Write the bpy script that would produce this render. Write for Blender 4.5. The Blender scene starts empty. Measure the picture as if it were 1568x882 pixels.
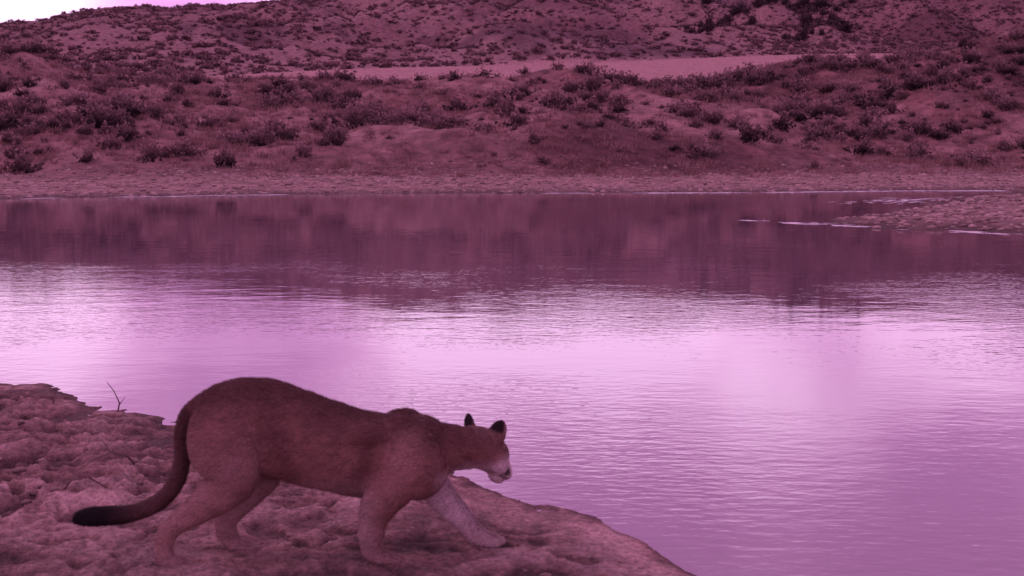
import bpy, bmesh, math, random
import numpy as np
from mathutils import Vector, Matrix
random.seed(4); rng=np.random.RandomState(7)
scene=bpy.context.scene
scene.view_settings.view_transform='Standard'
scene.view_settings.look='None'; scene.view_settings.exposure=0
D2R=math.radians
# ------------------------------------------------------------ noise
TAB=rng.rand(512,512)
def vn(x,y,seed=0):
    x=np.asarray(x,float)+seed*37.31; y=np.asarray(y,float)+seed*91.7
    xi=np.floor(x).astype(int); yi=np.floor(y).astype(int)
    fx=x-xi; fy=y-yi
    fx=fx*fx*fx*(fx*(fx*6-15)+10); fy=fy*fy*fy*(fy*(fy*6-15)+10)
    a=TAB[xi%512,yi%512];b=TAB[(xi+1)%512,yi%512];c=TAB[xi%512,(yi+1)%512];d=TAB[(xi+1)%512,(yi+1)%512]
    return (a*(1-fx)+b*fx)*(1-fy)+(c*(1-fx)+d*fx)*fy
def fbm(x,y,oct=4,seed=0,gain=.5):
    s=0;a=1;t=0
    for i in range(oct):
        s=s+a*(vn(x,y,seed+i)*2-1); t+=a; a*=gain
        x,y=(x*.8-y*.6)*2.03,(x*.6+y*.8)*2.03
    return s/t
def ridge(x,y,oct=4,seed=0):
    s=0;a=1;t=0
    for i in range(oct):
        s=s+a*(1-np.abs(vn(x,y,seed+i)*2-1)*2); t+=a; a*=.5
        x,y=(x*.8-y*.6)*2.03,(x*.6+y*.8)*2.03
    return s/t
def sst(a,b,x):
    t=np.clip((x-a)/(b-a),0,1); return t*t*(3-2*t)
# ------------------------------------------------------------ terrain
NSX=[-200,-30,-8,-3.9,-3.3,-2.8,-2.15,-1.2,-.28,.2,.5,.8,1.5,3,6,30,200]
NSY=[30,16,10.4,8.95,8.75,8.1,7.75,7.2,6.35,5.75,5.30,4.75,3.7,2,-1,-20,-60]
def near_s(x,y):
    ys=np.interp(x,NSX,NSY)+fbm(x*1.3,y*1.3,4,3)*.26+fbm(x*7,y*7,3,8)*.08
    return (ys-y)*.78
def far_y(x):
    return np.interp(x,[-70,-25,-17,-10,0,10,20,60],[30,37,40.5,44.5,46,47,49,54])+fbm(x*.12,x*0+3,3,11)*1.3
def bar_d(x,y):
    d1=(x-6.2)*.687+(y-27.5)*.727
    d2=(x-8)*.857-(y-29.5)*.514
    return np.minimum(d1,d2)+fbm(x*.7,y*.7,4,23)*1.0
def mudh(x,y):
    # trampled, dried mud: lumps, hoof pits and crumbs (metres)
    wx=x+fbm(x*3,y*3,2,33)*.12; wy=y+fbm(x*3,y*3,2,35)*.12
    pit=sst(.10,.45,fbm(wx*5,wy*5,3,37))
    return fbm(wx*2,wy*2,3,41)*.032+(ridge(wx*4.2,wy*4.2,4,31)-.2)*.030-pit*.045+fbm(wx*11,wy*11,3,51,.6)*.028+(ridge(wx*17,wy*17,3,57)-.2)*.012+fbm(wx*38,wy*38,2,55)*.009
YF_U=[-.6,-.41,-.19,.0,.11,.38,.6]; YF=[112,122,160,205,240,330,340]
def H(x,y,full=False):
    x=np.asarray(x,float); y=np.asarray(y,float)
    s=near_s(x,y)
    land=.002+.050*(1-np.exp(-np.clip(s,0,99)/.5))+.012*np.clip(s-2.5,0,20)
    land=land+.05*sst(-1.7,-3.2,x)*sst(.3,1.6,s)
    amp=.2+.8*sst(0,.45,s)
    calm=sst(.0,.9,np.hypot((x+.75)/1.15,(y-5.0)/.45)-1)
    away=.45+.55*calm
    land=land+amp*away*mudh(x,y)*(1-.35*sst(-.8,.2,x))
    land=np.where(s>.15,np.maximum(land,.004),land)
    sub=-.02-.25*np.clip(-s,0,3)+.02*sst(-.15,0,s)
    near=np.where(s>0,land,sub)
    yf=far_y(x); t=y-yf
    u=x/np.maximum(y,20)
    beach=.035*t+fbm(x*.25,y*.25,3,5)*.12*sst(0,6,t)
    yb=yf+12+fbm(x*.06,y*0,2,15)*3
    yc=97+fbm(x*.03,y*0,2,17)*8
    zc=np.interp(x,[-90,-39,-19,-10,0,11,20,28,39,90],[10.5,7.6,6.7,6.3,6.1,6.2,6.9,7.8,9.2,13.0])
    q=np.clip((y-yb)/(yc-yb),0,1)
    prof=np.interp(q,[0,.12,.5,.8,1],[0,.09,.52,.86,1])
    up=zc*prof
    m=sst(0,.2,q)*(1-sst(.95,1.4,(y-yb)/(yc-yb)))
    up=up+m*(fbm(x*.045,y*.055,3,61)*1.7+(ridge(x*.05+y*.02,y*.03,3,66)-.2)*1.5+fbm(x*.35,y*.35,4,63)*.4)
    hill=np.where(t>0,beach*(1-.6*q)+up,0)
    yv=135.; zv=9.0
    back=zc-sst(yc,118,y)*1.2+0*x
    tt=np.clip((y-118)/(yv-118),0,1)
    back=back*(1-tt)+ (zv-.5)*tt
    floor=zv-.5+(y-yv)*.094+fbm(x*.01,y*.01,2,71)*.8
    yfoot=np.interp(u,YF_U,YF)+fbm(u*9,y*0,2,73)*10
    ztop=np.interp(u,[-.7,-.414,-.375,-.33,-.30,-.25,-.15,-.1,.11,.41,.7],[39,42.5,45,47.5,49.5,51.5,53.5,54.5,58,60,62])
    w=(y-yfoot)/(450-yfoot)
    zf=zv-.5+(yfoot-yv)*.094
    wc=np.clip(w,0,1)
    far=zf+(ztop-zf)*np.interp(wc,[0,.15,.35,.5,.8,1],[0,.14,.36,.54,.84,1])
    gul=sst(.02,.3,wc)*(1-.85*sst(.72,1,wc))
    far=far+gul*((ridge(x*.018+y*.006,y*.007,5,81)-.25)*9+fbm(x*.035,y*.035,5,83)*5)*(.55+.45*sst(-.3,-.1,u))
    gx=.165+.0006*(y-330)
    far=far-gul*12*np.exp(-((u-gx)/.035)**2)*sst(.25,.7,wc)
    far=far+sst(.05,.3,wc)*fbm(x*.12,y*.12,3,85)*1.3
    far=np.where(w>1,ztop-(y-450)*.02,far)
    b2=np.where(y<yv,back,np.where(w<0,floor,far))
    k=sst(-3,3,y-yc)
    fars=hill*(1-k)+np.maximum(b2,0)*k
    fars=np.where(y>yc+3,b2,fars)
    mid=np.where(t>0,fars,np.maximum(-.8,t*.06))
    mid=np.maximum(mid,np.minimum(bar_d(x,y)*.045,.10+.02*fbm(x*2,y*2,3,91)))
    h=np.where(y<yf,np.where(s>-3,near,np.maximum(mid,-.8)),mid)
    side=(np.abs(x)-48)*.12
    h=np.where(y<60,np.maximum(h,side),h)
    return h
def mk_mat(name):
    m=bpy.data.materials.new(name); m.use_nodes=True
    return m,m.node_tree.nodes,m.node_tree.links,m.node_tree.nodes['Principled BSDF']
ang=np.concatenate([np.arange(-180,-30,4),np.arange(-30,-27,1),np.arange(-27,27,.09),np.arange(27,30,1),np.arange(30,180,4)])
ang=np.radians(ang)
rad=np.concatenate([np.arange(.4,3.9,.3),np.arange(4.0,9.8,.015),np.geomspace(9.8,22,40)[1:],np.arange(22.4,42,.35),np.arange(42,62,.25),np.arange(62,120,.4),np.geomspace(120,520,230),np.geomspace(540,1500,14)])
A,R=np.meshgrid(ang,rad)
X=(R*np.sin(A)); Y=(R*np.cos(A))
Z=H(X,Y)
nr,na=X.shape
co=np.stack([X,Y,Z],-1).reshape(-1,3)
idx=np.arange(nr*na).reshape(nr,na)
a=idx[:-1,:]; b=np.roll(idx,-1,1)[:-1,:]; c=np.roll(idx,-1,1)[1:,:]; d=idx[1:,:]
quads=np.stack([a,b,c,d],-1).reshape(-1,4)[:,::-1]
c0=len(co); co=np.vstack([co,[[0,0,H(0.,0.)]]])
tris=np.stack([np.full(na,c0),np.roll(idx[0],-1),idx[0]],-1)[:,::-1]
me=bpy.data.meshes.new('ground')
nv=len(co); me.vertices.add(nv); me.vertices.foreach_set('co',co.astype(np.float32).ravel())
loops=np.concatenate([quads.ravel(),tris.ravel()])
me.loops.add(len(loops)); me.loops.foreach_set('vertex_index',loops.astype(np.int32))
np_=len(quads)+len(tris); me.polygons.add(np_)
st=np.concatenate([np.arange(len(quads))*4,len(quads)*4+np.arange(len(tris))*3])
me.polygons.foreach_set('loop_start',st.astype(np.int32))
me.update(calc_edges=True); me.validate()
me.polygons.foreach_set('use_smooth',np.ones(len(me.polygons),bool))
ground=bpy.data.objects.new('ground',me); scene.collection.objects.link(ground)
def zones(x,y,z):
    s=near_s(x,y); yf=far_y(x); t=y-yf; u=x/np.maximum(y,20)
    o=0*x[...,None]
    mud=np.array([.20,.108,.100]); wet=np.array([.095,.05,.048]); pale=np.array([.37,.235,.225])
    sand=np.array([.28,.165,.155]); hillc=np.array([.215,.098,.098]); dark=np.array([.105,.044,.050]); valley=np.array([.35,.185,.18])
    def mix(c1,c2,f): f=np.clip(f,0,1)[...,None]; return c1*(1-f)+c2*f
    n1=fbm(x*.09,y*.07,4,101); n2=fbm(x*.6,y*.6,4,103); n3=fbm(x*3,y*3,4,105)
    cH=mix(hillc,dark,sst(-.1,.35,n1+.6*n2))
    cH=mix(cH,np.array([.31,.17,.165]),sst(.0,.4,-n1+.5*n2)*.75)
    cH=mix(cH,dark,sst(20,14,t+2*n2)*.6)
    yfoot=np.interp(u,YF_U,YF)
    nb=fbm(x*.012,y*.03,4,107); nm2=fbm(x*.15,y*.1,4,111)
    fhill=mix(np.array([.195,.096,.104]),np.array([.115,.054,.064]),sst(-.2,.2,nb+.5*nm2))
    fhill=mix(fhill,np.array([.26,.14,.142]),sst(.14,.38,fbm(x*.02,y*.008,4,109)+.4*nm2)*.8)
    c=mix(sand*(1+.35*n3[...,None]),cH,sst(9,15,t+2*n2))
    c=mix(c,valley*(1+.15*n2[...,None]),sst(112,122,y))
    c=mix(c,fhill,sst(-6,10,y-yfoot+8*n2)*sst(110,118,y))
    cs=mix(wet+o,sand*(1+.35*n3[...,None]),sst(.0,.12,z+.05*n2))
    c=np.where((t<3)[...,None]&(y>20)[...,None],cs,c)
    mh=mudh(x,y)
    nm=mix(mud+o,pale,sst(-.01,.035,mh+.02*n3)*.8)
    nm=mix(nm,np.array([.080,.045,.045]),sst(-.002,-.045,mh+.02*n3)*.9)  # colour follows relief: pit shadows painted dark, lumps pale
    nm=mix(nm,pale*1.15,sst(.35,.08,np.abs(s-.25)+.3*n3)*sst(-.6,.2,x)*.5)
    nm=mix(wet*1.1+o,nm,sst(.0,.14,s+.12*n3))
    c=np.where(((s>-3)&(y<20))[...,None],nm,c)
    return c
C=zones(co[:,0],co[:,1],co[:,2])
ca=me.color_attributes.new('albedo','FLOAT_COLOR','POINT')
ca.data.foreach_set('color',np.concatenate([C,np.ones((nv,1))],1).astype(np.float32).ravel())
m,N,L,P=mk_mat('soil_and_dry_grass')
at=N.new('ShaderNodeAttribute'); at.attribute_name='albedo'
geo=N.new('ShaderNodeNewGeometry')
def noise(N,L,vec,scale,detail=6,rough=.6):
    n=N.new('ShaderNodeTexNoise'); n.inputs['Scale'].default_value=scale; n.inputs['Detail'].default_value=detail; n.inputs['Roughness'].default_value=rough
    if vec is not None: L.new(vec,n.inputs['Vector'])
    return n
n1=noise(N,L,geo.outputs['Position'],1.1,6,.8); n2=noise(N,L,geo.outputs['Position'],34,3,.8)
mr=N.new('ShaderNodeMapRange'); mr.inputs['From Min'].default_value=.34; mr.inputs['From Max'].default_value=.66; mr.inputs['To Min'].default_value=.45; mr.inputs['To Max'].default_value=1.55
L.new(n1.outputs['Fac'],mr.inputs['Value'])
mr2=N.new('ShaderNodeMapRange'); mr2.inputs['From Min'].default_value=.3; mr2.inputs['From Max'].default_value=.7; mr2.inputs['To Min'].default_value=.5; mr2.inputs['To Max'].default_value=1.5
L.new(n2.outputs['Fac'],mr2.inputs['Value'])
mu=N.new('ShaderNodeMath'); mu.operation='MULTIPLY'; L.new(mr.outputs[0],mu.inputs[0]); L.new(mr2.outputs[0],mu.inputs[1])
vm=N.new('ShaderNodeVectorMath'); vm.operation='SCALE'; L.new(at.outputs['Color'],vm.inputs[0]); L.new(mu.outputs[0],vm.inputs['Scale'])
L.new(vm.outputs[0],P.inputs['Base Color']); P.inputs['Roughness'].default_value=.9; P.inputs['Specular IOR Level'].default_value=.25
bp=N.new('ShaderNodeBump'); bp.inputs['Strength'].default_value=.9; bp.inputs['Distance'].default_value=.03
L.new(n2.outputs['Fac'],bp.inputs['Height']); L.new(bp.outputs[0],P.inputs['Normal'])
me.materials.append(m)
# ------------------------------------------------------------ water
bm=bmesh.new()
vs=[bm.verts.new(v) for v in [(-75,-75,0),(75,-75,0),(75,56,0),(-75,56,0)]]
bm.faces.new(vs); wm=bpy.data.meshes.new('pond_water'); bm.to_mesh(wm); bm.free()
water=bpy.data.objects.new('pond_water',wm); scene.collection.objects.link(water)
m,N,L,P=mk_mat('pond_water')
P.inputs['Base Color'].default_value=(.18,.10,.135,1); P.inputs['Roughness'].default_value=.03; P.inputs['IOR'].default_value=2.05
geo=N.new('ShaderNodeNewGeometry')
mp=N.new('ShaderNodeMapping'); mp.inputs['Scale'].default_value=(1,2.2,1); mp.inputs['Rotation'].default_value=(0,0,D2R(16)); L.new(geo.outputs['Position'],mp.inputs['Vector'])
r1=noise(N,L,mp.outputs[0],6.5,2,.5); r2=noise(N,L,mp.outputs[0],1.3,2,.5)
pz=noise(N,L,geo.outputs['Position'],.22,2,.5)
sp=N.new('ShaderNodeSeparateXYZ'); L.new(geo.outputs['Position'],sp.inputs[0])
pm=N.new('ShaderNodeMapRange'); pm.inputs['From Min'].default_value=.42; pm.inputs['From Max'].default_value=.62; pm.inputs['To Min'].default_value=.2; pm.inputs['To Max'].default_value=1
L.new(pz.outputs['Fac'],pm.inputs['Value'])
dm=N.new('ShaderNodeMapRange'); dm.inputs['From Min'].default_value=7; dm.inputs['From Max'].default_value=22; dm.inputs['To Min'].default_value=.9; dm.inputs['To Max'].default_value=.22
L.new(sp.outputs['Y'],dm.inputs['Value'])
pp=N.new('ShaderNodeMath'); pp.operation='MULTIPLY'; L.new(pm.outputs[0],pp.inputs[0]); L.new(dm.outputs[0],pp.inputs[1])
w1=N.new('ShaderNodeBump'); w1.inputs['Distance'].default_value=.0045; L.new(r1.outputs['Fac'],w1.inputs['Height']); L.new(pp.outputs[0],w1.inputs['Strength'])
w2=N.new('ShaderNodeBump'); w2.inputs['Distance'].default_value=.004; w2.inputs['Strength'].default_value=.6; L.new(r2.outputs['Fac'],w2.inputs['Height']); L.new(w2.outputs[0],w1.inputs['Normal'])
L.new(w1.outputs[0],P.inputs['Normal'])
wm.materials.append(m)
# ------------------------------------------------------------ scattering helper
def scatter(name,pts,rot,scl,idx,sources):
    col=bpy.data.collections.new(name+'_variants')
    for o in sources: col.objects.link(o)
    mesh=bpy.data.meshes.new(name); mesh.vertices.add(len(pts)); mesh.vertices.foreach_set('co',np.asarray(pts,np.float32).ravel())
    for nm,arr in (('rot_e',rot),('scl_v',scl)):
        at=mesh.attributes.new(nm,'FLOAT_VECTOR','POINT'); at.data.foreach_set('vector',np.asarray(arr,np.float32).ravel())
    at=mesh.attributes.new('var_i','INT','POINT'); at.data.foreach_set('value',np.asarray(idx,np.int32))
    ob=bpy.data.objects.new(name,mesh); scene.collection.objects.link(ob)
    ng=bpy.data.node_groups.new(name,'GeometryNodeTree')
    ng.interface.new_socket('Geometry',in_out='INPUT',socket_type='NodeSocketGeometry')
    ng.interface.new_socket('Geometry',in_out='OUTPUT',socket_type='NodeSocketGeometry')
    gi=ng.nodes.new('NodeGroupInput'); go=ng.nodes.new('NodeGroupOutput')
    ip=ng.nodes.new('GeometryNodeInstanceOnPoints'); ci=ng.nodes.new('GeometryNodeCollectionInfo')
    ci.inputs['Collection'].default_value=col; ci.inputs['Separate Children'].default_value=True; ci.inputs['Reset Children'].default_value=True
    def na_(n,t):
        q=ng.nodes.new('GeometryNodeInputNamedAttribute'); q.data_type=t; q.inputs['Name'].default_value=n
        return [o for o in q.outputs if o.enabled and o.name=='Attribute'][0]
    ng.links.new(gi.outputs[0],ip.inputs['Points']); ng.links.new(ci.outputs[0],ip.inputs['Instance'])
    ip.inputs['Pick Instance'].default_value=True
    ng.links.new(na_('var_i','INT'),ip.inputs['Instance Index'])
    ng.links.new(na_('rot_e','FLOAT_VECTOR'),ip.inputs['Rotation'])
    ng.links.new(na_('scl_v','FLOAT_VECTOR'),ip.inputs['Scale'])
    ng.links.new(ip.outputs[0],go.inputs[0])
    md=ob.modifiers.new('scatter','NODES'); md.node_group=ng
    return ob
def leaf_mat(name,c1,c2,rough=.9,zw=1.0,rw=1.0,lo=.1,hi=1.5):
    m,N,L,P=mk_mat(name)
    oi=N.new('ShaderNodeObjectInfo')
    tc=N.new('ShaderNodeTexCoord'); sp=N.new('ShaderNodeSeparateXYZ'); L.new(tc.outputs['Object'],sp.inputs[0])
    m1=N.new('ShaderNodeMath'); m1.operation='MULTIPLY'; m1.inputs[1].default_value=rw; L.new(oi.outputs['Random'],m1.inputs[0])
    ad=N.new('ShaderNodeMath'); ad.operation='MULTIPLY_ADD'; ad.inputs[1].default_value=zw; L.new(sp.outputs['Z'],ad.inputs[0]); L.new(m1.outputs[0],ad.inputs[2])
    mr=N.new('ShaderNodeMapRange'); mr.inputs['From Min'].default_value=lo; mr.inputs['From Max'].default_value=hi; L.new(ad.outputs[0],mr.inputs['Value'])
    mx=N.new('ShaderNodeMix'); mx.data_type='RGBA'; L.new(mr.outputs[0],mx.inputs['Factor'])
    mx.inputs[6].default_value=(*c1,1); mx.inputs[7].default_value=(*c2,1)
    L.new(mx.outputs[2],P.inputs['Base Color']); P.inputs['Roughness'].default_value=rough; P.inputs['Specular IOR Level'].default_value=.15
    return m
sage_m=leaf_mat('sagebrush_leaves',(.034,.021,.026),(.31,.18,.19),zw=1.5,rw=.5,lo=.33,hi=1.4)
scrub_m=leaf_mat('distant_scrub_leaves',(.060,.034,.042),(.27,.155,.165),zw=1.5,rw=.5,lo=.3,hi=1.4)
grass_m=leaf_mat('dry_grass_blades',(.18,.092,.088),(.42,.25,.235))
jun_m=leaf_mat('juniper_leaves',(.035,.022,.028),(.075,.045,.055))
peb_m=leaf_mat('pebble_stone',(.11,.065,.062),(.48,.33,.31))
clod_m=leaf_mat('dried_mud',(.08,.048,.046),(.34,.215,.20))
def bush(name,mat,nst,nleaf,ls,R,Hh,seed):
    r=random.Random(seed); bm=bmesh.new()
    for i in range(nst):
        az=r.uniform(0,6.283); el=r.uniform(.25,1.5); ln=r.uniform(.5,1.1)
        tip=Vector((math.cos(az)*math.cos(el)*R*ln,math.sin(az)*math.cos(el)*R*ln,math.sin(el)*Hh*ln))
        w=.012; p0=Vector((r.uniform(-.05,.05),r.uniform(-.05,.05),-.05)); sd=Vector((math.sin(az),-math.cos(az),0))*w
        bm.faces.new([bm.verts.new(p0-sd),bm.verts.new(p0+sd),bm.verts.new(tip+sd*.3),bm.verts.new(tip-sd*.3)])
        for k in range(nleaf):
            f=r.uniform(.35,1.08); c=p0.lerp(tip,f)+Vector((r.gauss(0,.07),r.gauss(0,.07),r.gauss(0,.06)))*R*1.5
            if c.z<0: c.z=abs(c.z)
            dr=(tip.normalized()+Vector((r.gauss(0,.5),r.gauss(0,.5),r.gauss(.2,.5)))).normalized()
            sd2=dr.cross(Vector((r.gauss(0,1),r.gauss(0,1),r.gauss(0,1)))).normalized()*ls*r.uniform(.25,.5)
            e=dr*ls*r.uniform(.7,1.6)
            bm.faces.new([bm.verts.new(c-sd2),bm.verts.new(c+e*.5-sd2*1.1),bm.verts.new(c+e),bm.verts.new(c+e*.45+sd2*1.1)])
    me=bpy.data.meshes.new(name); bm.to_mesh(me); bm.free(); me.materials.append(mat)
    return bpy.data.objects.new(name,me)
def tuft(name,mat,n,h,sp,seed):
    r=random.Random(seed); bm=bmesh.new()
    for i in range(n):
        x,y=r.gauss(0,sp),r.gauss(0,sp); az=r.uniform(0,6.28); w=h*.05; hh=h*r.uniform(.5,1.2)
        lean=Vector((r.gauss(0,.3),r.gauss(0,.3),1)).normalized()*hh
        s=Vector((math.cos(az),math.sin(az),0))*w; b=Vector((x,y,-.02)); tip=b+lean+Vector((lean.x,lean.y,0))*.4
        bm.faces.new([bm.verts.new(b-s),bm.verts.new(b+s),bm.verts.new(tip)])
    me=bpy.data.meshes.new(name); bm.to_mesh(me); bm.free(); me.materials.append(mat)
    return bpy.data.objects.new(name,me)
def stone(name,mat,seed,sub=1,fl=.5):
    r=random.Random(seed); bm=bmesh.new(); bmesh.ops.create_icosphere(bm,subdivisions=sub,radius=1)
    o=r.uniform(0,50)
    for v in bm.verts:
        p=v.co; k=1+.5*float(fbm(np.array([p.x*1.5+o]),np.array([p.y*1.5+p.z*1.7+o]),3,seed)[0])
        v.co=Vector((p.x*k,p.y*k*.8,p.z*k*fl))
    me=bpy.data.meshes.new(name); bm.to_mesh(me); bm.free(); me.materials.append(mat)
    return bpy.data.objects.new(name,me)
def drop(n,xr,yr,keep,sink=.0):
    x=rng.uniform(xr[0],xr[1],n); y=rng.uniform(yr[0],yr[1],n)
    k=keep(x,y)>rng.rand(n); x=x[k];y=y[k]
    return np.stack([x,y,H(x,y)-sink],1)
def rs(n,lo,hi,flat=(.75,1.15),pw=2.0):
    s=lo+(hi-lo)*rng.rand(n)**pw
    return np.stack([s*rng.uniform(.85,1.2,n),s*rng.uniform(.85,1.2,n),s*rng.uniform(flat[0],flat[1],n)],1)
def rz(n): 
    return np.stack([rng.normal(0,.08,n),rng.normal(0,.08,n),rng.uniform(0,6.28,n)],1)
sb=[bush('sage_%d'%i,sage_m,20,12,.11,.6,.62,i) for i in range(6)]
def k_near(x,y):
    t=y-far_y(x); cl=fbm(x*.055,y*.06,3,121); c2=fbm(x*.25,y*.25,2,123)
    k=sst(-.02,.45,.5*cl+.8*c2+.14*sst(-5,30,x))*.75+.13
    return k*sst(11,20,t)*(.35+.65*sst(14,26,t))
p1=drop(15000,(-62,66),(55,112),k_near,.05)
def k_bar(x,y):
    u=x/y; yfoot=np.interp(u,YF_U,YF)
    k=(y>yfoot)*(.35+.65*sst(-.12,.25,fbm(x*.014,y*.03,3,125)+.5*fbm(x*.06,y*.06,2,127)))
    return k*(np.abs(u)<.47)
n=len(p1)
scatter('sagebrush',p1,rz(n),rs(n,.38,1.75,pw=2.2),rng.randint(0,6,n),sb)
fb=[bush('scrub_%d'%i,scrub_m,10,4,.26,.6,.55,60+i) for i in range(5)]
p2=drop(75000,(-215,215),(112,460),k_bar,.1); n=len(p2)
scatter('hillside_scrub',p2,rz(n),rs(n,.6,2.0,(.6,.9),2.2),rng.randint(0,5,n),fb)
def k_j(x,y):
    u=x/y; gx=.165+.0006*(y-330)
    return np.exp(-((u-gx)/.02)**2)*.8+.5*np.exp(-((u-gx-.045-(430-y)*.0003)/.012)**2)
p=drop(1800,(25,140),(300,455),k_j,.3); n=len(p)
jb=[bush('juniper_%d'%i,jun_m,24,14,.16,.6,.95,40+i) for i in range(3)]
scatter('juniper_thicket',p,rz(n),rs(n,1.8,4.2,(.8,1.2)),rng.randint(0,3,n),jb)
gt=[tuft('tuft_%d'%i,grass_m,22,.34,.13,i) for i in range(4)]
p=drop(26000,(-50,52),(53,108),lambda x,y: sst(8,14,y-far_y(x))*(.25+.75*sst(-.3,.3,fbm(x*.1,y*.1,3,131))),.0); n=len(p)
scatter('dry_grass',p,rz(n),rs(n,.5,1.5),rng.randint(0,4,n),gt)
ps=[stone('pebble_%d'%i,peb_m,i) for i in range(5)]
p=drop(20000,(-28,30),(36,66),lambda x,y:(y-far_y(x)>.1)*(y-far_y(x)<15)*1.,.0)
pb=drop(6000,(6,22),(20,42),lambda x,y:(bar_d(x,y)>.3)*(y<far_y(x)-.5)*1.,0)
p=np.vstack([p,pb]); n=len(p)
scatter('pebbles',p,rz(n),rs(n,.03,.15,(.8,1.2),2.5),rng.randint(0,5,n),ps)
cs=[stone('clod_%d'%i,clod_m,20+i,3,.62) for i in range(6)]
p=drop(9000,(-4.5,1.4),(4.1,9),lambda x,y:(near_s(x,y)>.05)*(.1+.9*sst(-.05,.35,fbm(x*2.2,y*2.2,3,141)))*(.25+.75*sst(.0,.6,np.hypot((x+.75)/1.2,(y-5)/.5)-1)),.006); n=len(p)
scatter('mud_clods',p,rz(n),rs(n,.004,.030,(.7,1.1),5),rng.randint(0,6,n),cs)
# ------------------------------------------------------------ twigs
tw,N,L,P=mk_mat('dead_wood'); P.inputs['Base Color'].default_value=(.11,.06,.055,1); P.inputs['Roughness'].default_value=.9
def twig(name,paths):
    bm=bmesh.new()
    for path,r0 in paths:
        prev=None
        for i,pt in enumerate(path):
            r=r0*(1-.7*i/(len(path)-1)); ring=[bm.verts.new(Vector(pt)+Vector((math.cos(a)*r,math.sin(a)*r*.7,math.sin(a)*r*.7))) for a in [k*math.pi/3 for k in range(6)]]
            if prev:
                for k in range(6): bm.faces.new([prev[k],prev[(k+1)%6],ring[(k+1)%6],ring[k]])
            prev=ring
        bm.faces.new(prev)
    me=bpy.data.meshes.new(name); bm.to_mesh(me); bm.free(); me.materials.append(tw)
    o=bpy.data.objects.new(name,me); scene.collection.objects.link(o); return o
twig('dead_twig',[([(-2.52,7.75,0),(-2.50,7.74,.08),(-2.53,7.73,.16),(-2.57,7.72,.22)],.006),([(-2.50,7.74,.07),(-2.46,7.73,.12)],.004)])
twig('dead_twig',[([(-3.02,8.0,0),(-3.01,7.98,.06),(-2.99,7.97,.11)],.005)])
twig('dead_twig',[([(-1.95,6.3,.04),(-1.98,6.22,.12),(-2.05,6.18,.15),(-2.13,6.12,.12),(-2.2,6.08,.07)],.008),([(-2.05,6.18,.15),(-2.12,6.25,.20)],.005)])
twig('dead_twig',[([(-2.15,5.75,.06),(-2.09,5.72,.13),(-2.0,5.7,.15),(-1.9,5.66,.11)],.007)])
# ------------------------------------------------------------ shoreline glints: sky reflection painted as pale flat flecks
fm,N,L,P=mk_mat('sky_glint'); P.inputs['Base Color'].default_value=(.75,.68,.72,1); P.inputs['Roughness'].default_value=.6
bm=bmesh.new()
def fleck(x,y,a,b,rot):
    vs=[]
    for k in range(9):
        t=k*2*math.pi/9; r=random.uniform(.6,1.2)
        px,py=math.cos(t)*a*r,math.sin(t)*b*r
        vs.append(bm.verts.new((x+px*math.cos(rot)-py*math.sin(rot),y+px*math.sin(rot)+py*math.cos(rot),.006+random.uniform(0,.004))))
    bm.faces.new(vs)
def glint_line(pts,n,wd,amin,amax):
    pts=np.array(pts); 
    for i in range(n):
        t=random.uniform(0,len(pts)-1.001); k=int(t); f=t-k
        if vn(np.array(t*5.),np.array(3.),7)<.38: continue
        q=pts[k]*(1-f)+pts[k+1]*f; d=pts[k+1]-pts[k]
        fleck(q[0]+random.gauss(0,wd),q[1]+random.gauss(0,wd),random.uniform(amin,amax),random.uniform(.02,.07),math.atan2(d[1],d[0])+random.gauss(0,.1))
glint_line([(5.6,28.6),(6.8,27.0),(7.6,26.2),(8.6,25.2),(9.9,23.9),(12,22)],200,.12,.06,.3)
glint_line([(7.0,27.6),(8.1,27.3),(9.2,26.0),(10.6,25.0),(12.5,23.8)],130,.15,.06,.3)
glint_line([(10.5,37.5),(12.5,39.5),(14,41),(17,43)],220,.5,.1,.5)
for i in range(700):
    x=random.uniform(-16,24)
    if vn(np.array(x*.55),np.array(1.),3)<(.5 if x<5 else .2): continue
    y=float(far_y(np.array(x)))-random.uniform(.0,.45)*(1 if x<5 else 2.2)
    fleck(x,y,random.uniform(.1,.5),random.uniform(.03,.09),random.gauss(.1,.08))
fo=bpy.data.meshes.new('shore_glints'); bm.to_mesh(fo); bm.free(); fo.materials.append(fm)
glints=bpy.data.objects.new('shore_glints',fo); scene.collection.objects.link(glints)
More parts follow.
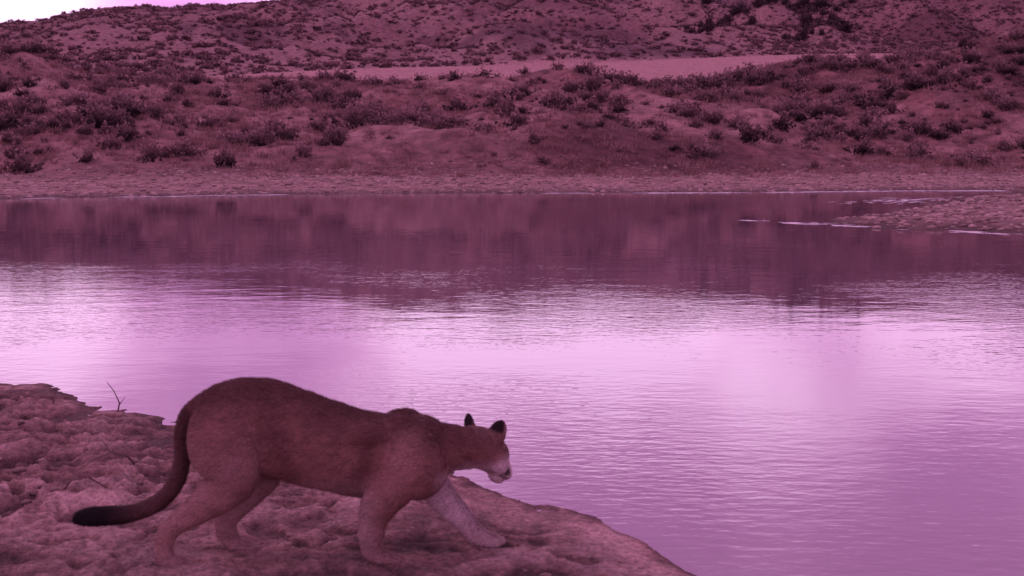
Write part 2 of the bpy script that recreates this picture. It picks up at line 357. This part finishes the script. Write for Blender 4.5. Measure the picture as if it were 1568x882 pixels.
# ------------------------------------------------------------ cougar
OX=.75
def cr(P,sub):
    P=np.array(P,float); out=[]
    Q=np.vstack([2*P[0]-P[1],P,2*P[-1]-P[-2]])
    for i in range(1,len(Q)-2):
        for k in range(sub):
            t=k/sub
            out.append(.5*((2*Q[i])+(-Q[i-1]+Q[i+1])*t+(2*Q[i-1]-5*Q[i]+4*Q[i+1]-Q[i+2])*t*t+(-Q[i-1]+3*Q[i]-3*Q[i+1]+Q[i+2])*t**3))
    out.append(P[-1]); return np.array(out)
def sweep(bm,pts,side=(0,1,0),n=20,sub=5,M=None,k=1.0):
    S=cr(pts,sub); S[:,3:]=np.maximum(S[:,3:],.004)*k
    T=np.gradient(S[:,:3],axis=0); T/=np.linalg.norm(T,axis=1)[:,None]
    rings=[]
    def ring(p,t,rw,rh):
        sv=np.array(side,float); sv=sv-sv.dot(t)*t; sv/=np.linalg.norm(sv); u=np.cross(t,sv)
        vs=[]
        for j in range(n):
            a=2*math.pi*j/n; q=p+sv*rw*math.cos(a)+u*rh*math.sin(a)
            v=Vector(q); 
            if M is not None: v=M@v
            vs.append(bm.verts.new(v))
        return vs
    r=min(S[0,3],S[0,4])*.8
    for a in (80,55,30): 
        a_=D2R(a); rings.append(ring(S[0,:3]-T[0]*r*math.sin(a_),T[0],S[0,3]*math.cos(a_),S[0,4]*math.cos(a_)))
    for i in range(len(S)): rings.append(ring(S[i,:3],T[i],S[i,3],S[i,4]))
    r=min(S[-1,3],S[-1,4])*.8
    for a in (30,55,80):
        a_=D2R(a); rings.append(ring(S[-1,:3]+T[-1]*r*math.sin(a_),T[-1],S[-1,3]*math.cos(a_),S[-1,4]*math.cos(a_)))
    for i in range(len(rings)-1):
        for j in range(n): bm.faces.new([rings[i][j],rings[i][(j+1)%n],rings[i+1][(j+1)%n],rings[i+1][j]])
    bm.faces.new(rings[0][::-1]); bm.faces.new(rings[-1])
def W(l): return [(x+OX,)+tuple(r) for x,*r in l]
def ell(bm,c,r,M=None,rot=None):
    g=bmesh.ops.create_icosphere(bm,subdivisions=3,radius=1)
    for v in g['verts']:
        p=Vector((v.co.x*r[0],v.co.y*r[1],v.co.z*r[2]))
        if rot is not None: p=rot@p
        p=p+Vector(c)
        v.co=M@p if M is not None else p
bm=bmesh.new()
sweep(bm,W([(-1.285,0,.610,.055,.075),(-1.23,0,.614,.090,.130),(-1.14,0,.604,.115,.172),(-1.02,0,.582,.120,.194),(-.90,0,.545,.112,.190),(-.78,0,.503,.114,.184),(-.65,0,.467,.120,.178),(-.53,0,.450,.120,.174),(-.43,0,.455,.108,.165),(-.34,0,.466,.092,.128),(-.255,.01,.472,.078,.096),(-.175,.03,.462,.073,.084)]),n=32,sub=6)
for s in (-1,1):
    sweep(bm,W([(-.525,s*.045,.545,.042,.055),(-.470,s*.060,.562,.055,.076),(-.415,s*.095,.50,.062,.100),(-.385,s*.115,.42,.062,.102),(-.435,s*.112,.36,.057,.092)]))
    ell(bm,(-.60+OX,s*.080,.555),(.11,.045,.058))
    ell(bm,(-.40+OX,s*.045,.555),(.10,.045,.055))
sweep(bm,W([(-.41,-.112,.45,.055,.092),(-.49,-.118,.36,.056,.090),(-.548,-.112,.29,.052,.076),(-.576,-.10,.22,.046,.058),(-.585,-.10,.14,.042,.049),(-.58,-.10,.085,.038,.042),(-.555,-.10,.060,.045,.033),(-.515,-.10,.050,.050,.027)]))
sweep(bm,W([(-.40,.10,.45,.055,.092),(-.39,.11,.37,.056,.092),(-.345,.11,.30,.052,.075),(-.28,.105,.225,.046,.058),(-.215,.10,.15,.040,.047),(-.175,.10,.095,.038,.040),(-.14,.10,.064,.046,.034),(-.095,.10,.052,.050,.028)]))
sweep(bm,W([(-1.17,-.075,.64,.07,.12),(-1.165,-.098,.54,.082,.138),(-1.140,-.108,.45,.076,.125),(-1.150,-.105,.37,.063,.097),(-1.235,-.10,.295,.050,.068),(-1.325,-.10,.235,.040,.047),(-1.385,-.10,.185,.036,.043),(-1.405,-.10,.12,.033,.037),(-1.395,-.10,.074,.040,.034),(-1.345,-.10,.050,.048,.027)]))
sweep(bm,W([(-1.13,.07,.62,.07,.12),(-1.09,.085,.52,.075,.12),(-1.05,.095,.43,.068,.108),(-1.045,.10,.355,.060,.084),(-1.09,.10,.285,.050,.065),(-1.155,.10,.215,.041,.050),(-1.19,.10,.165,.036,.043),(-1.185,.10,.11,.034,.038),(-1.16,.10,.068,.041,.034),(-1.11,.10,.050,.049,.027)]))
for (x,y) in ((-.485,-.10),(-.065,.10),(-1.315,-.10),(-1.08,.10)):
    for j,(dx,dy) in enumerate(((-.008,-.037),(.010,-.013),(.010,.013),(-.008,.037))):
        ell(bm,(x+OX+dx,y+dy,.046),(.026,.0135,.020))
TAIL=[(-1.25,0,.68,.045,.045),(-1.305,-.005,.64,.040,.040),(-1.328,-.02,.56,.036,.036),(-1.335,-.03,.46,.034,.034),(-1.365,-.03,.365,.033,.033),(-1.435,-.02,.285,.033,.033),(-1.53,0,.240,.035,.035),(-1.63,.02,.222,.038,.038),(-1.71,.03,.215,.040,.040),(-1.765,.035,.212,.030,.030)]
sweep(bm,W(TAIL))
HM=Matrix.Translation((-.120+OX,.050,.445))@Matrix.Rotation(D2R(44),4,'Z')@Matrix.Rotation(D2R(31),4,'Y')@Matrix.Scale(1.18,4)
sweep(bm,[(-.10,0,-.005,.055,.06),(-.05,0,.004,.072,.068),(.0,0,.004,.080,.068),(.045,0,-.004,.068,.060),(.085,0,-.018,.046,.044),(.12,0,-.026,.037,.036),(.142,0,-.030,.027,.026)],n=24,M=HM)
for s in (-1,1):
    ell(bm,(.118,s*.021,-.036),(.030,.023,.021),HM)
    ell(bm,(.035,s*.052,-.022),(.042,.028,.038),HM)
    ell(bm,(.052,s*.036,.030),(.026,.016,.012),HM)
    sweep(bm,[(-.038,s*.050,.040,.036,.015),(-.046,s*.064,.062,.036,.012),(-.054,s*.074,.084,.030,.010),(-.060,s*.080,.100,.019,.008),(-.062,s*.082,.107,.010,.005)],side=(.35,1*s,0),n=14,M=HM)
ell(bm,(.105,0,-.062),(.036,.022,.016),HM)
ell(bm,(.085,0,.004),(.055,.019,.018),HM)
ell(bm,(.148,0,-.014),(.011,.014,.010),HM)
cm=bpy.data.meshes.new('c_raw'); bm.normal_update(); bm.to_mesh(cm); bm.free()
raw=bpy.data.objects.new('c_raw',cm); scene.collection.objects.link(raw)
rm=raw.modifiers.new('r','REMESH'); rm.mode='VOXEL'; rm.voxel_size=.0055; rm.use_smooth_shade=True
sm=raw.modifiers.new('s','SMOOTH'); sm.factor=.5; sm.iterations=11
dg=bpy.context.evaluated_depsgraph_get()
bmh=bpy.data.meshes.new_from_object(raw.evaluated_get(dg))
bpy.data.objects.remove(raw); bmh.name='body'
nv=len(bmh.vertices); V=np.empty(nv*3,np.float32); bmh.vertices.foreach_get('co',V); V=V.reshape(-1,3).astype(float)
x=V[:,0]-OX; y=V[:,1]; z=V[:,2]
nn=np.empty(nv*3,np.float32); bmh.vertices.foreach_get('normal',nn); nn=nn.reshape(-1,3)
HI=np.array(HM.inverted()); hp=(HI[:3,:3]@V.T).T+HI[:3,3]
hx,hy,hz=hp.T; hd=(np.linalg.norm(hp,axis=1)<.19)&(hx>-.12)
hdf=hd.astype(float)
f=(fbm(x*9+y*3,z*9,3,201)*.008+(ridge(x*7+z*3,z*4-x*2,2,207)-.2)*.006*sst(-.9,-.6,x)*sst(.64,.55,z))*(1-hdf)+fbm(x*40,z*40+y*30,2,203)*.0012
V2=V+nn*f[:,None]; bmh.vertices.foreach_set('co',V2.astype(np.float32).ravel())
def mixc(c,c2,f): f=np.clip(f,0,1)[:,None]; return c*(1-f)+np.array(c2)*f
col=np.tile(np.array([.245,.118,.105]),(nv,1))
col=col*(1+.35*fbm(x*5,z*5+y*4,4,205))[:,None]
top=np.interp(x,[-1.3,-1.14,-1.02,-.9,-.78,-.65,-.53,-.43,-.3,-.2],[.70,.78,.785,.75,.70,.66,.64,.63,.59,.57])
col=mixc(col,[.090,.038,.037],sst(.15,.0,top-z)*.8)
col=mixc(col,[.42,.27,.255],sst(.13,-.03,z-.30)*sst(-1.0,-.9,x)*(1-sst(-.62,-.5,x))*.85)
col=mixc(col,[.40,.235,.215],sst(-.92,-1.12,x)*sst(.68,.42,z)*(.6+.4*fbm(x*8,z*8,2,209)))
col=mixc(col,[.085,.036,.034],np.exp(-((x+.61-(z-.45)*.35)/.045)**2)*sst(.28,.4,z)*sst(.62,.54,z)*.6)  # shoulder shading painted into the coat colour
col=mixc(col,[.38,.215,.195],np.exp(-((x+.46-(z-.45)*.3)/.06)**2)*sst(.25,.4,z)*sst(.64,.52,z)*.55)
col=mixc(col,[.095,.042,.040],np.exp(-((x+.93+(z-.5)*.3)/.05)**2)*sst(.3,.42,z)*.5)
inner=sst(.02,.06,y)*sst(.46,.36,z)
col=mixc(col,[.38,.235,.225],inner*.7)
col=mixc(col,[.66,.51,.52],sst(-.50,-.38,x)*sst(.47,.38,z)*sst(-.07,.01,y)*.9)
col=mixc(col,[.60,.46,.46],sst(-.36,-.26,x)*(1-hdf)*sst(.43,.39,z)*sst(.3,.34,z)*.7)
col=mixc(col,[.13,.07,.07],sst(-.40,-.25,x)*sst(.05,.09,y)*sst(.1,.5,fbm(x*14,z*9,3,211)+.25)*sst(.36,.26,z)*.5)  # shading on the far foreleg painted as dark streaks
col=mixc(col,[.33,.20,.19],sst(.18,.07,z)*.6)
dt=np.full(nv,9.); TS=cr(W(TAIL),6)
tp=np.zeros(nv)
for i in range(len(TS)):
    dd=np.linalg.norm(V-TS[i,:3],axis=1)-TS[i,3]; k=dd<dt; dt[k]=dd[k]; tp[k]=i/(len(TS)-1)
tm=sst(.014,.004,dt)*(tp>.08)
col=mixc(col,[.060,.026,.026],tm*.85)
col=mixc(col,[.012,.008,.010],tm*sst(.55,.82,tp))
col=mixc(col,[.22,.118,.108],hdf*sst(.0,.05,hz)*.7)
col=mixc(col,[.72,.60,.62],hdf*sst(.03,.08,hx)*sst(.008,-.016,hz))
col=mixc(col,[.58,.44,.45],hdf*sst(-.02,.03,hx)*sst(-.0,-.035,hz)*.85)
col=mixc(col,[.48,.34,.34],hdf*sst(.05,.075,hx)*sst(.05,.03,np.abs(hy))*sst(.0,.015,hz)*.6)
ear=hdf*sst(.060,.072,hz)*sst(.035,.05,np.abs(hy))
ec=-.046-(hz-.062)*.36
col=mixc(col,[.014,.009,.011],ear*sst(.004,-.003,hx-ec)*.96)
col=mixc(col,[.30,.20,.19],ear*sst(-.003,.004,hx-ec)*.7)
col=mixc(col,[.02,.012,.014],hdf*sst(.019,.012,np.linalg.norm(hp-[.156,0,-.014],axis=1)))
for s in (-1,1):
    col=mixc(col,[.03,.018,.018],hdf*sst(.022,.010,np.linalg.norm((hp-[.100,s*.042,-.030])*[.8,1,1],axis=1))*.9)
    col=mixc(col,[.025,.015,.015],hdf*sst(.020,.013,np.linalg.norm((hp-[.068,s*.046,.012])*[.8,1,1.3],axis=1)))
col=mixc(col,[.04,.025,.025],hdf*(hx>.085)*sst(.004,.0015,np.abs(hz+.052))*.8)
ca=bmh.color_attributes.new('fur','FLOAT_COLOR','POINT')
ca.data.foreach_set('color',np.concatenate([col,np.ones((nv,1))],1).astype(np.float32).ravel())
m,N,L,P=mk_mat('cougar_fur')
at=N.new('ShaderNodeAttribute'); at.attribute_name='fur'
tc=N.new('ShaderNodeTexCoord'); mp=N.new('ShaderNodeMapping'); mp.inputs['Scale'].default_value=(1,2.5,3); L.new(tc.outputs['Object'],mp.inputs['Vector'])
n1=noise(N,L,mp.outputs[0],60,3,.7); mr=N.new('ShaderNodeMapRange'); mr.inputs['From Min'].default_value=.3; mr.inputs['From Max'].default_value=.7; mr.inputs['To Min'].default_value=.6; mr.inputs['To Max'].default_value=1.4
L.new(n1.outputs['Fac'],mr.inputs['Value']); vm=N.new('ShaderNodeVectorMath'); vm.operation='SCALE'; L.new(at.outputs['Color'],vm.inputs[0]); L.new(mr.outputs[0],vm.inputs['Scale'])
L.new(vm.outputs[0],P.inputs['Base Color']); P.inputs['Roughness'].default_value=.85; P.inputs['Specular IOR Level'].default_value=.15
b=N.new('ShaderNodeBump'); b.inputs['Strength'].default_value=.7; b.inputs['Distance'].default_value=.008; L.new(n1.outputs['Fac'],b.inputs['Height']); L.new(b.outputs[0],P.inputs['Normal'])
bmh.materials.clear(); bmh.materials.append(m)
bmh.calc_loop_triangles()
tr=np.array([t.vertices[:] for t in bmh.loop_triangles]); 
va,vb,vc=V2[tr[:,0]],V2[tr[:,1]],V2[tr[:,2]]
ar=np.linalg.norm(np.cross(vb-va,vc-va),axis=1); nh=170000
ti=rng.choice(len(tr),nh,p=ar/ar.sum()); w=rng.dirichlet((1,1,1),nh)
hpz=va[ti]*w[:,:1]+vb[ti]*w[:,1:2]+vc[ti]*w[:,2:]
hn=nn[tr[ti,0]]; hc=np.clip(col[tr[ti,0]]*(rng.uniform(.55,1.55,(nh,1))+.25*fbm(hpz[:,0]*25,hpz[:,2]*45,2,213)[:,None]),.004,.85)
flow=np.tile(np.array([-1.,0,-.45]),(nh,1))+rng.normal(0,.25,(nh,3))
flow=flow-(flow*hn).sum(1)[:,None]*hn; flow/=np.linalg.norm(flow,axis=1)[:,None]+1e-6
hl=rng.uniform(.008,.021,nh)
inh=np.linalg.norm(hpz-np.array(HM.translation),axis=1)<.2
hl[inh]*=.5
dirv=flow*.85+hn*.45
sdv=np.cross(dirv,hn); sdv/=np.linalg.norm(sdv,axis=1)[:,None]+1e-6; sdv*=.0009
hv=np.stack([hpz-sdv,hpz+sdv,hpz+dirv*hl[:,None]],1).reshape(-1,3)
hm=bpy.data.meshes.new('coat'); hm.vertices.add(nh*3); hm.vertices.foreach_set('co',hv.astype(np.float32).ravel())
hm.loops.add(nh*3); hm.loops.foreach_set('vertex_index',np.arange(nh*3,dtype=np.int32)); hm.polygons.add(nh); hm.polygons.foreach_set('loop_start',np.arange(nh,dtype=np.int32)*3)
hm.update(calc_edges=True)
ca=hm.color_attributes.new('fur','FLOAT_COLOR','POINT'); hcc=np.repeat(np.concatenate([hc,np.ones((nh,1))],1),3,0); ca.data.foreach_set('color',hcc.astype(np.float32).ravel())
m2,N,L,P=mk_mat('cougar_hair'); at=N.new('ShaderNodeAttribute'); at.attribute_name='fur'; L.new(at.outputs['Color'],P.inputs['Base Color']); P.inputs['Roughness'].default_value=.8; P.inputs['Specular IOR Level'].default_value=.15
hm.materials.append(m2)
cougar=bpy.data.objects.new('cougar',None); scene.collection.objects.link(cougar)
def child(n,me,mat=None):
    o=bpy.data.objects.new(n,me); scene.collection.objects.link(o); o.parent=cougar
    if mat: me.materials.append(mat)
    return o
child('body',bmh); child('coat',hm)
em,N,L,P=mk_mat('cougar_eye'); P.inputs['Base Color'].default_value=(.06,.035,.015,1); P.inputs['Roughness'].default_value=.08
for s,nm in ((-1,'eye_right'),(1,'eye_left')):
    bm=bmesh.new(); ell(bm,(.064,s*.041,.012),(.0125,.0125,.0115),HM); e=bpy.data.meshes.new(nm); bm.to_mesh(e); bm.free(); child(nm,e,em)
wk,N,L,P=mk_mat('whisker'); P.inputs['Base Color'].default_value=(.7,.65,.65,1)
bm=bmesh.new()
for s in (-1,1):
    for i in range(7):
        p0=Vector((.118+.006*(i%3),s*.040,-.034+.006*(i%4))); d=Vector((.02-.012*i,s*.07,-.02+.006*i)); u=Vector((0,0,.0006))
        q=[HM@v for v in (p0-u,p0+u,p0+d+Vector((0,0,-.01)))]
        bm.faces.new([bm.verts.new(v) for v in q])
e=bpy.data.meshes.new('whiskers'); bm.to_mesh(e); bm.free(); child('whiskers',e,wk)
cougar.location=(-OX+.015,4.91,.0); cougar.rotation_euler=(0,0,D2R(5)); cougar.scale=(1.0,)*3
# ------------------------------------------------------------ sky
w=bpy.data.worlds.new('World'); scene.world=w; w.use_nodes=True
N=w.node_tree.nodes; L=w.node_tree.links; N.clear()
out=N.new('ShaderNodeOutputWorld'); bg=N.new('ShaderNodeBackground'); L.new(bg.outputs[0],out.inputs[0])
tc=N.new('ShaderNodeTexCoord'); sep=N.new('ShaderNodeSeparateXYZ'); L.new(tc.outputs['Generated'],sep.inputs[0])
mp=N.new('ShaderNodeMapping'); mp.inputs['Scale'].default_value=(1,1,2.6); mp.inputs['Location'].default_value=(.35,.2,.1); L.new(tc.outputs['Generated'],mp.inputs['Vector'])
cn=noise(N,L,mp.outputs[0],4.2,4,.5)
mr=N.new('ShaderNodeMapRange'); mr.inputs['From Min'].default_value=.30; mr.inputs['From Max'].default_value=.72; L.new(cn.outputs['Fac'],mr.inputs['Value'])
# clouds get a ragged edge by warping the view direction a little
wn=N.new('ShaderNodeTexNoise'); wn.inputs['Scale'].default_value=7; wn.inputs['Detail'].default_value=3; L.new(tc.outputs['Generated'],wn.inputs['Vector'])
wv=N.new('ShaderNodeVectorMath'); wv.operation='MULTIPLY_ADD'; wv.inputs[1].default_value=(.22,.22,.14); wv.inputs[2].default_value=(-.11,-.11,-.07); L.new(wn.outputs['Color'],wv.inputs[0])
wa=N.new('ShaderNodeVectorMath'); wa.operation='ADD'; L.new(tc.outputs['Generated'],wa.inputs[0]); L.new(wv.outputs[0],wa.inputs[1])
wz=N.new('ShaderNodeVectorMath'); wz.operation='NORMALIZE'; L.new(wa.outputs[0],wz.inputs[0])
def lobe(az,el,width,amt):
    d=(math.sin(D2R(az))*math.cos(D2R(el)),math.cos(D2R(az))*math.cos(D2R(el)),math.sin(D2R(el)))
    dp=N.new('ShaderNodeVectorMath'); dp.operation='DOT_PRODUCT'; dp.inputs[1].default_value=d; L.new(wz.outputs[0],dp.inputs[0])
    q=N.new('ShaderNodeMapRange'); q.interpolation_type='SMOOTHSTEP'; q.inputs['From Min'].default_value=math.cos(D2R(width)); q.inputs['From Max'].default_value=1; q.inputs['To Max'].default_value=amt
    L.new(dp.outputs['Value'],q.inputs['Value']); return q.outputs[0]
acc=mr.outputs[0]
for a_ in [(0,7.5,10,.65),(13,9.5,12,.6),(-20,6.5,8,.3),(-16,10.5,9,-.5),(4,16,10,-.6),(18,17,10,-.5),(-22,5.5,7,.5)]:
    ad=N.new('ShaderNodeMath'); ad.operation='ADD'; L.new(acc,ad.inputs[0]); L.new(lobe(*a_),ad.inputs[1]); acc=ad.outputs[0]
ramp=N.new('ShaderNodeValToRGB'); L.new(acc,ramp.inputs[0]); ramp.color_ramp.interpolation='B_SPLINE'
ramp.color_ramp.elements[0].color=(.40,.16,.41,1); ramp.color_ramp.elements[1].color=(1.08,.67,1.04,1)
e=ramp.color_ramp.elements.new(.5); e.color=(.70,.32,.67,1)
el=N.new('ShaderNodeMapRange'); el.interpolation_type='SMOOTHSTEP'; el.inputs['From Min'].default_value=.30; el.inputs['From Max'].default_value=.60; el.inputs['To Min'].default_value=1.85; el.inputs['To Max'].default_value=.90
L.new(sep.outputs['Z'],el.inputs['Value'])
vs_=N.new('ShaderNodeVectorMath'); vs_.operation='SCALE'; L.new(ramp.outputs[0],vs_.inputs[0]); L.new(el.outputs[0],vs_.inputs['Scale'])
sky=N.new('ShaderNodeTexSky'); sky.sky_type='NISHITA'; sky.sun_disc=False; sky.sun_elevation=D2R(38); sky.sun_rotation=D2R(-60)
tint=N.new('ShaderNodeMix'); tint.data_type='RGBA'; tint.blend_type='MULTIPLY'; tint.inputs['Factor'].default_value=1
L.new(sky.outputs[0],tint.inputs[6]); tint.inputs[7].default_value=(.020,.008,.011,1)
add=N.new('ShaderNodeMix'); add.data_type='RGBA'; add.blend_type='ADD'; add.inputs['Factor'].default_value=1
L.new(vs_.outputs[0],add.inputs[6]); L.new(tint.outputs[2],add.inputs[7]); L.new(add.outputs[2],bg.inputs[0]); bg.inputs[1].default_value=.95
sl=bpy.data.lights.new('sun','SUN'); sl.energy=.7; sl.angle=D2R(12); sl.color=(1,.5,.72)
so=bpy.data.objects.new('sun',sl); scene.collection.objects.link(so)
dv=Vector((math.sin(D2R(-60))*math.cos(D2R(38)),math.cos(D2R(-60))*math.cos(D2R(38)),math.sin(D2R(38))))
so.rotation_euler=dv.to_track_quat('Z','Y').to_euler()
# ------------------------------------------------------------ camera
cam=bpy.data.cameras.new('camera'); cam.sensor_width=36; cam.lens=43.46; cam.clip_end=4000; cam.clip_start=.1
cam.dof.use_dof=True; cam.dof.focus_distance=12; cam.dof.aperture_fstop=5.0
cob=bpy.data.objects.new('camera',cam); scene.collection.objects.link(cob)
cob.location=(0,0,1.7); cob.rotation_euler=(D2R(90-6.51),0,0); scene.camera=cob
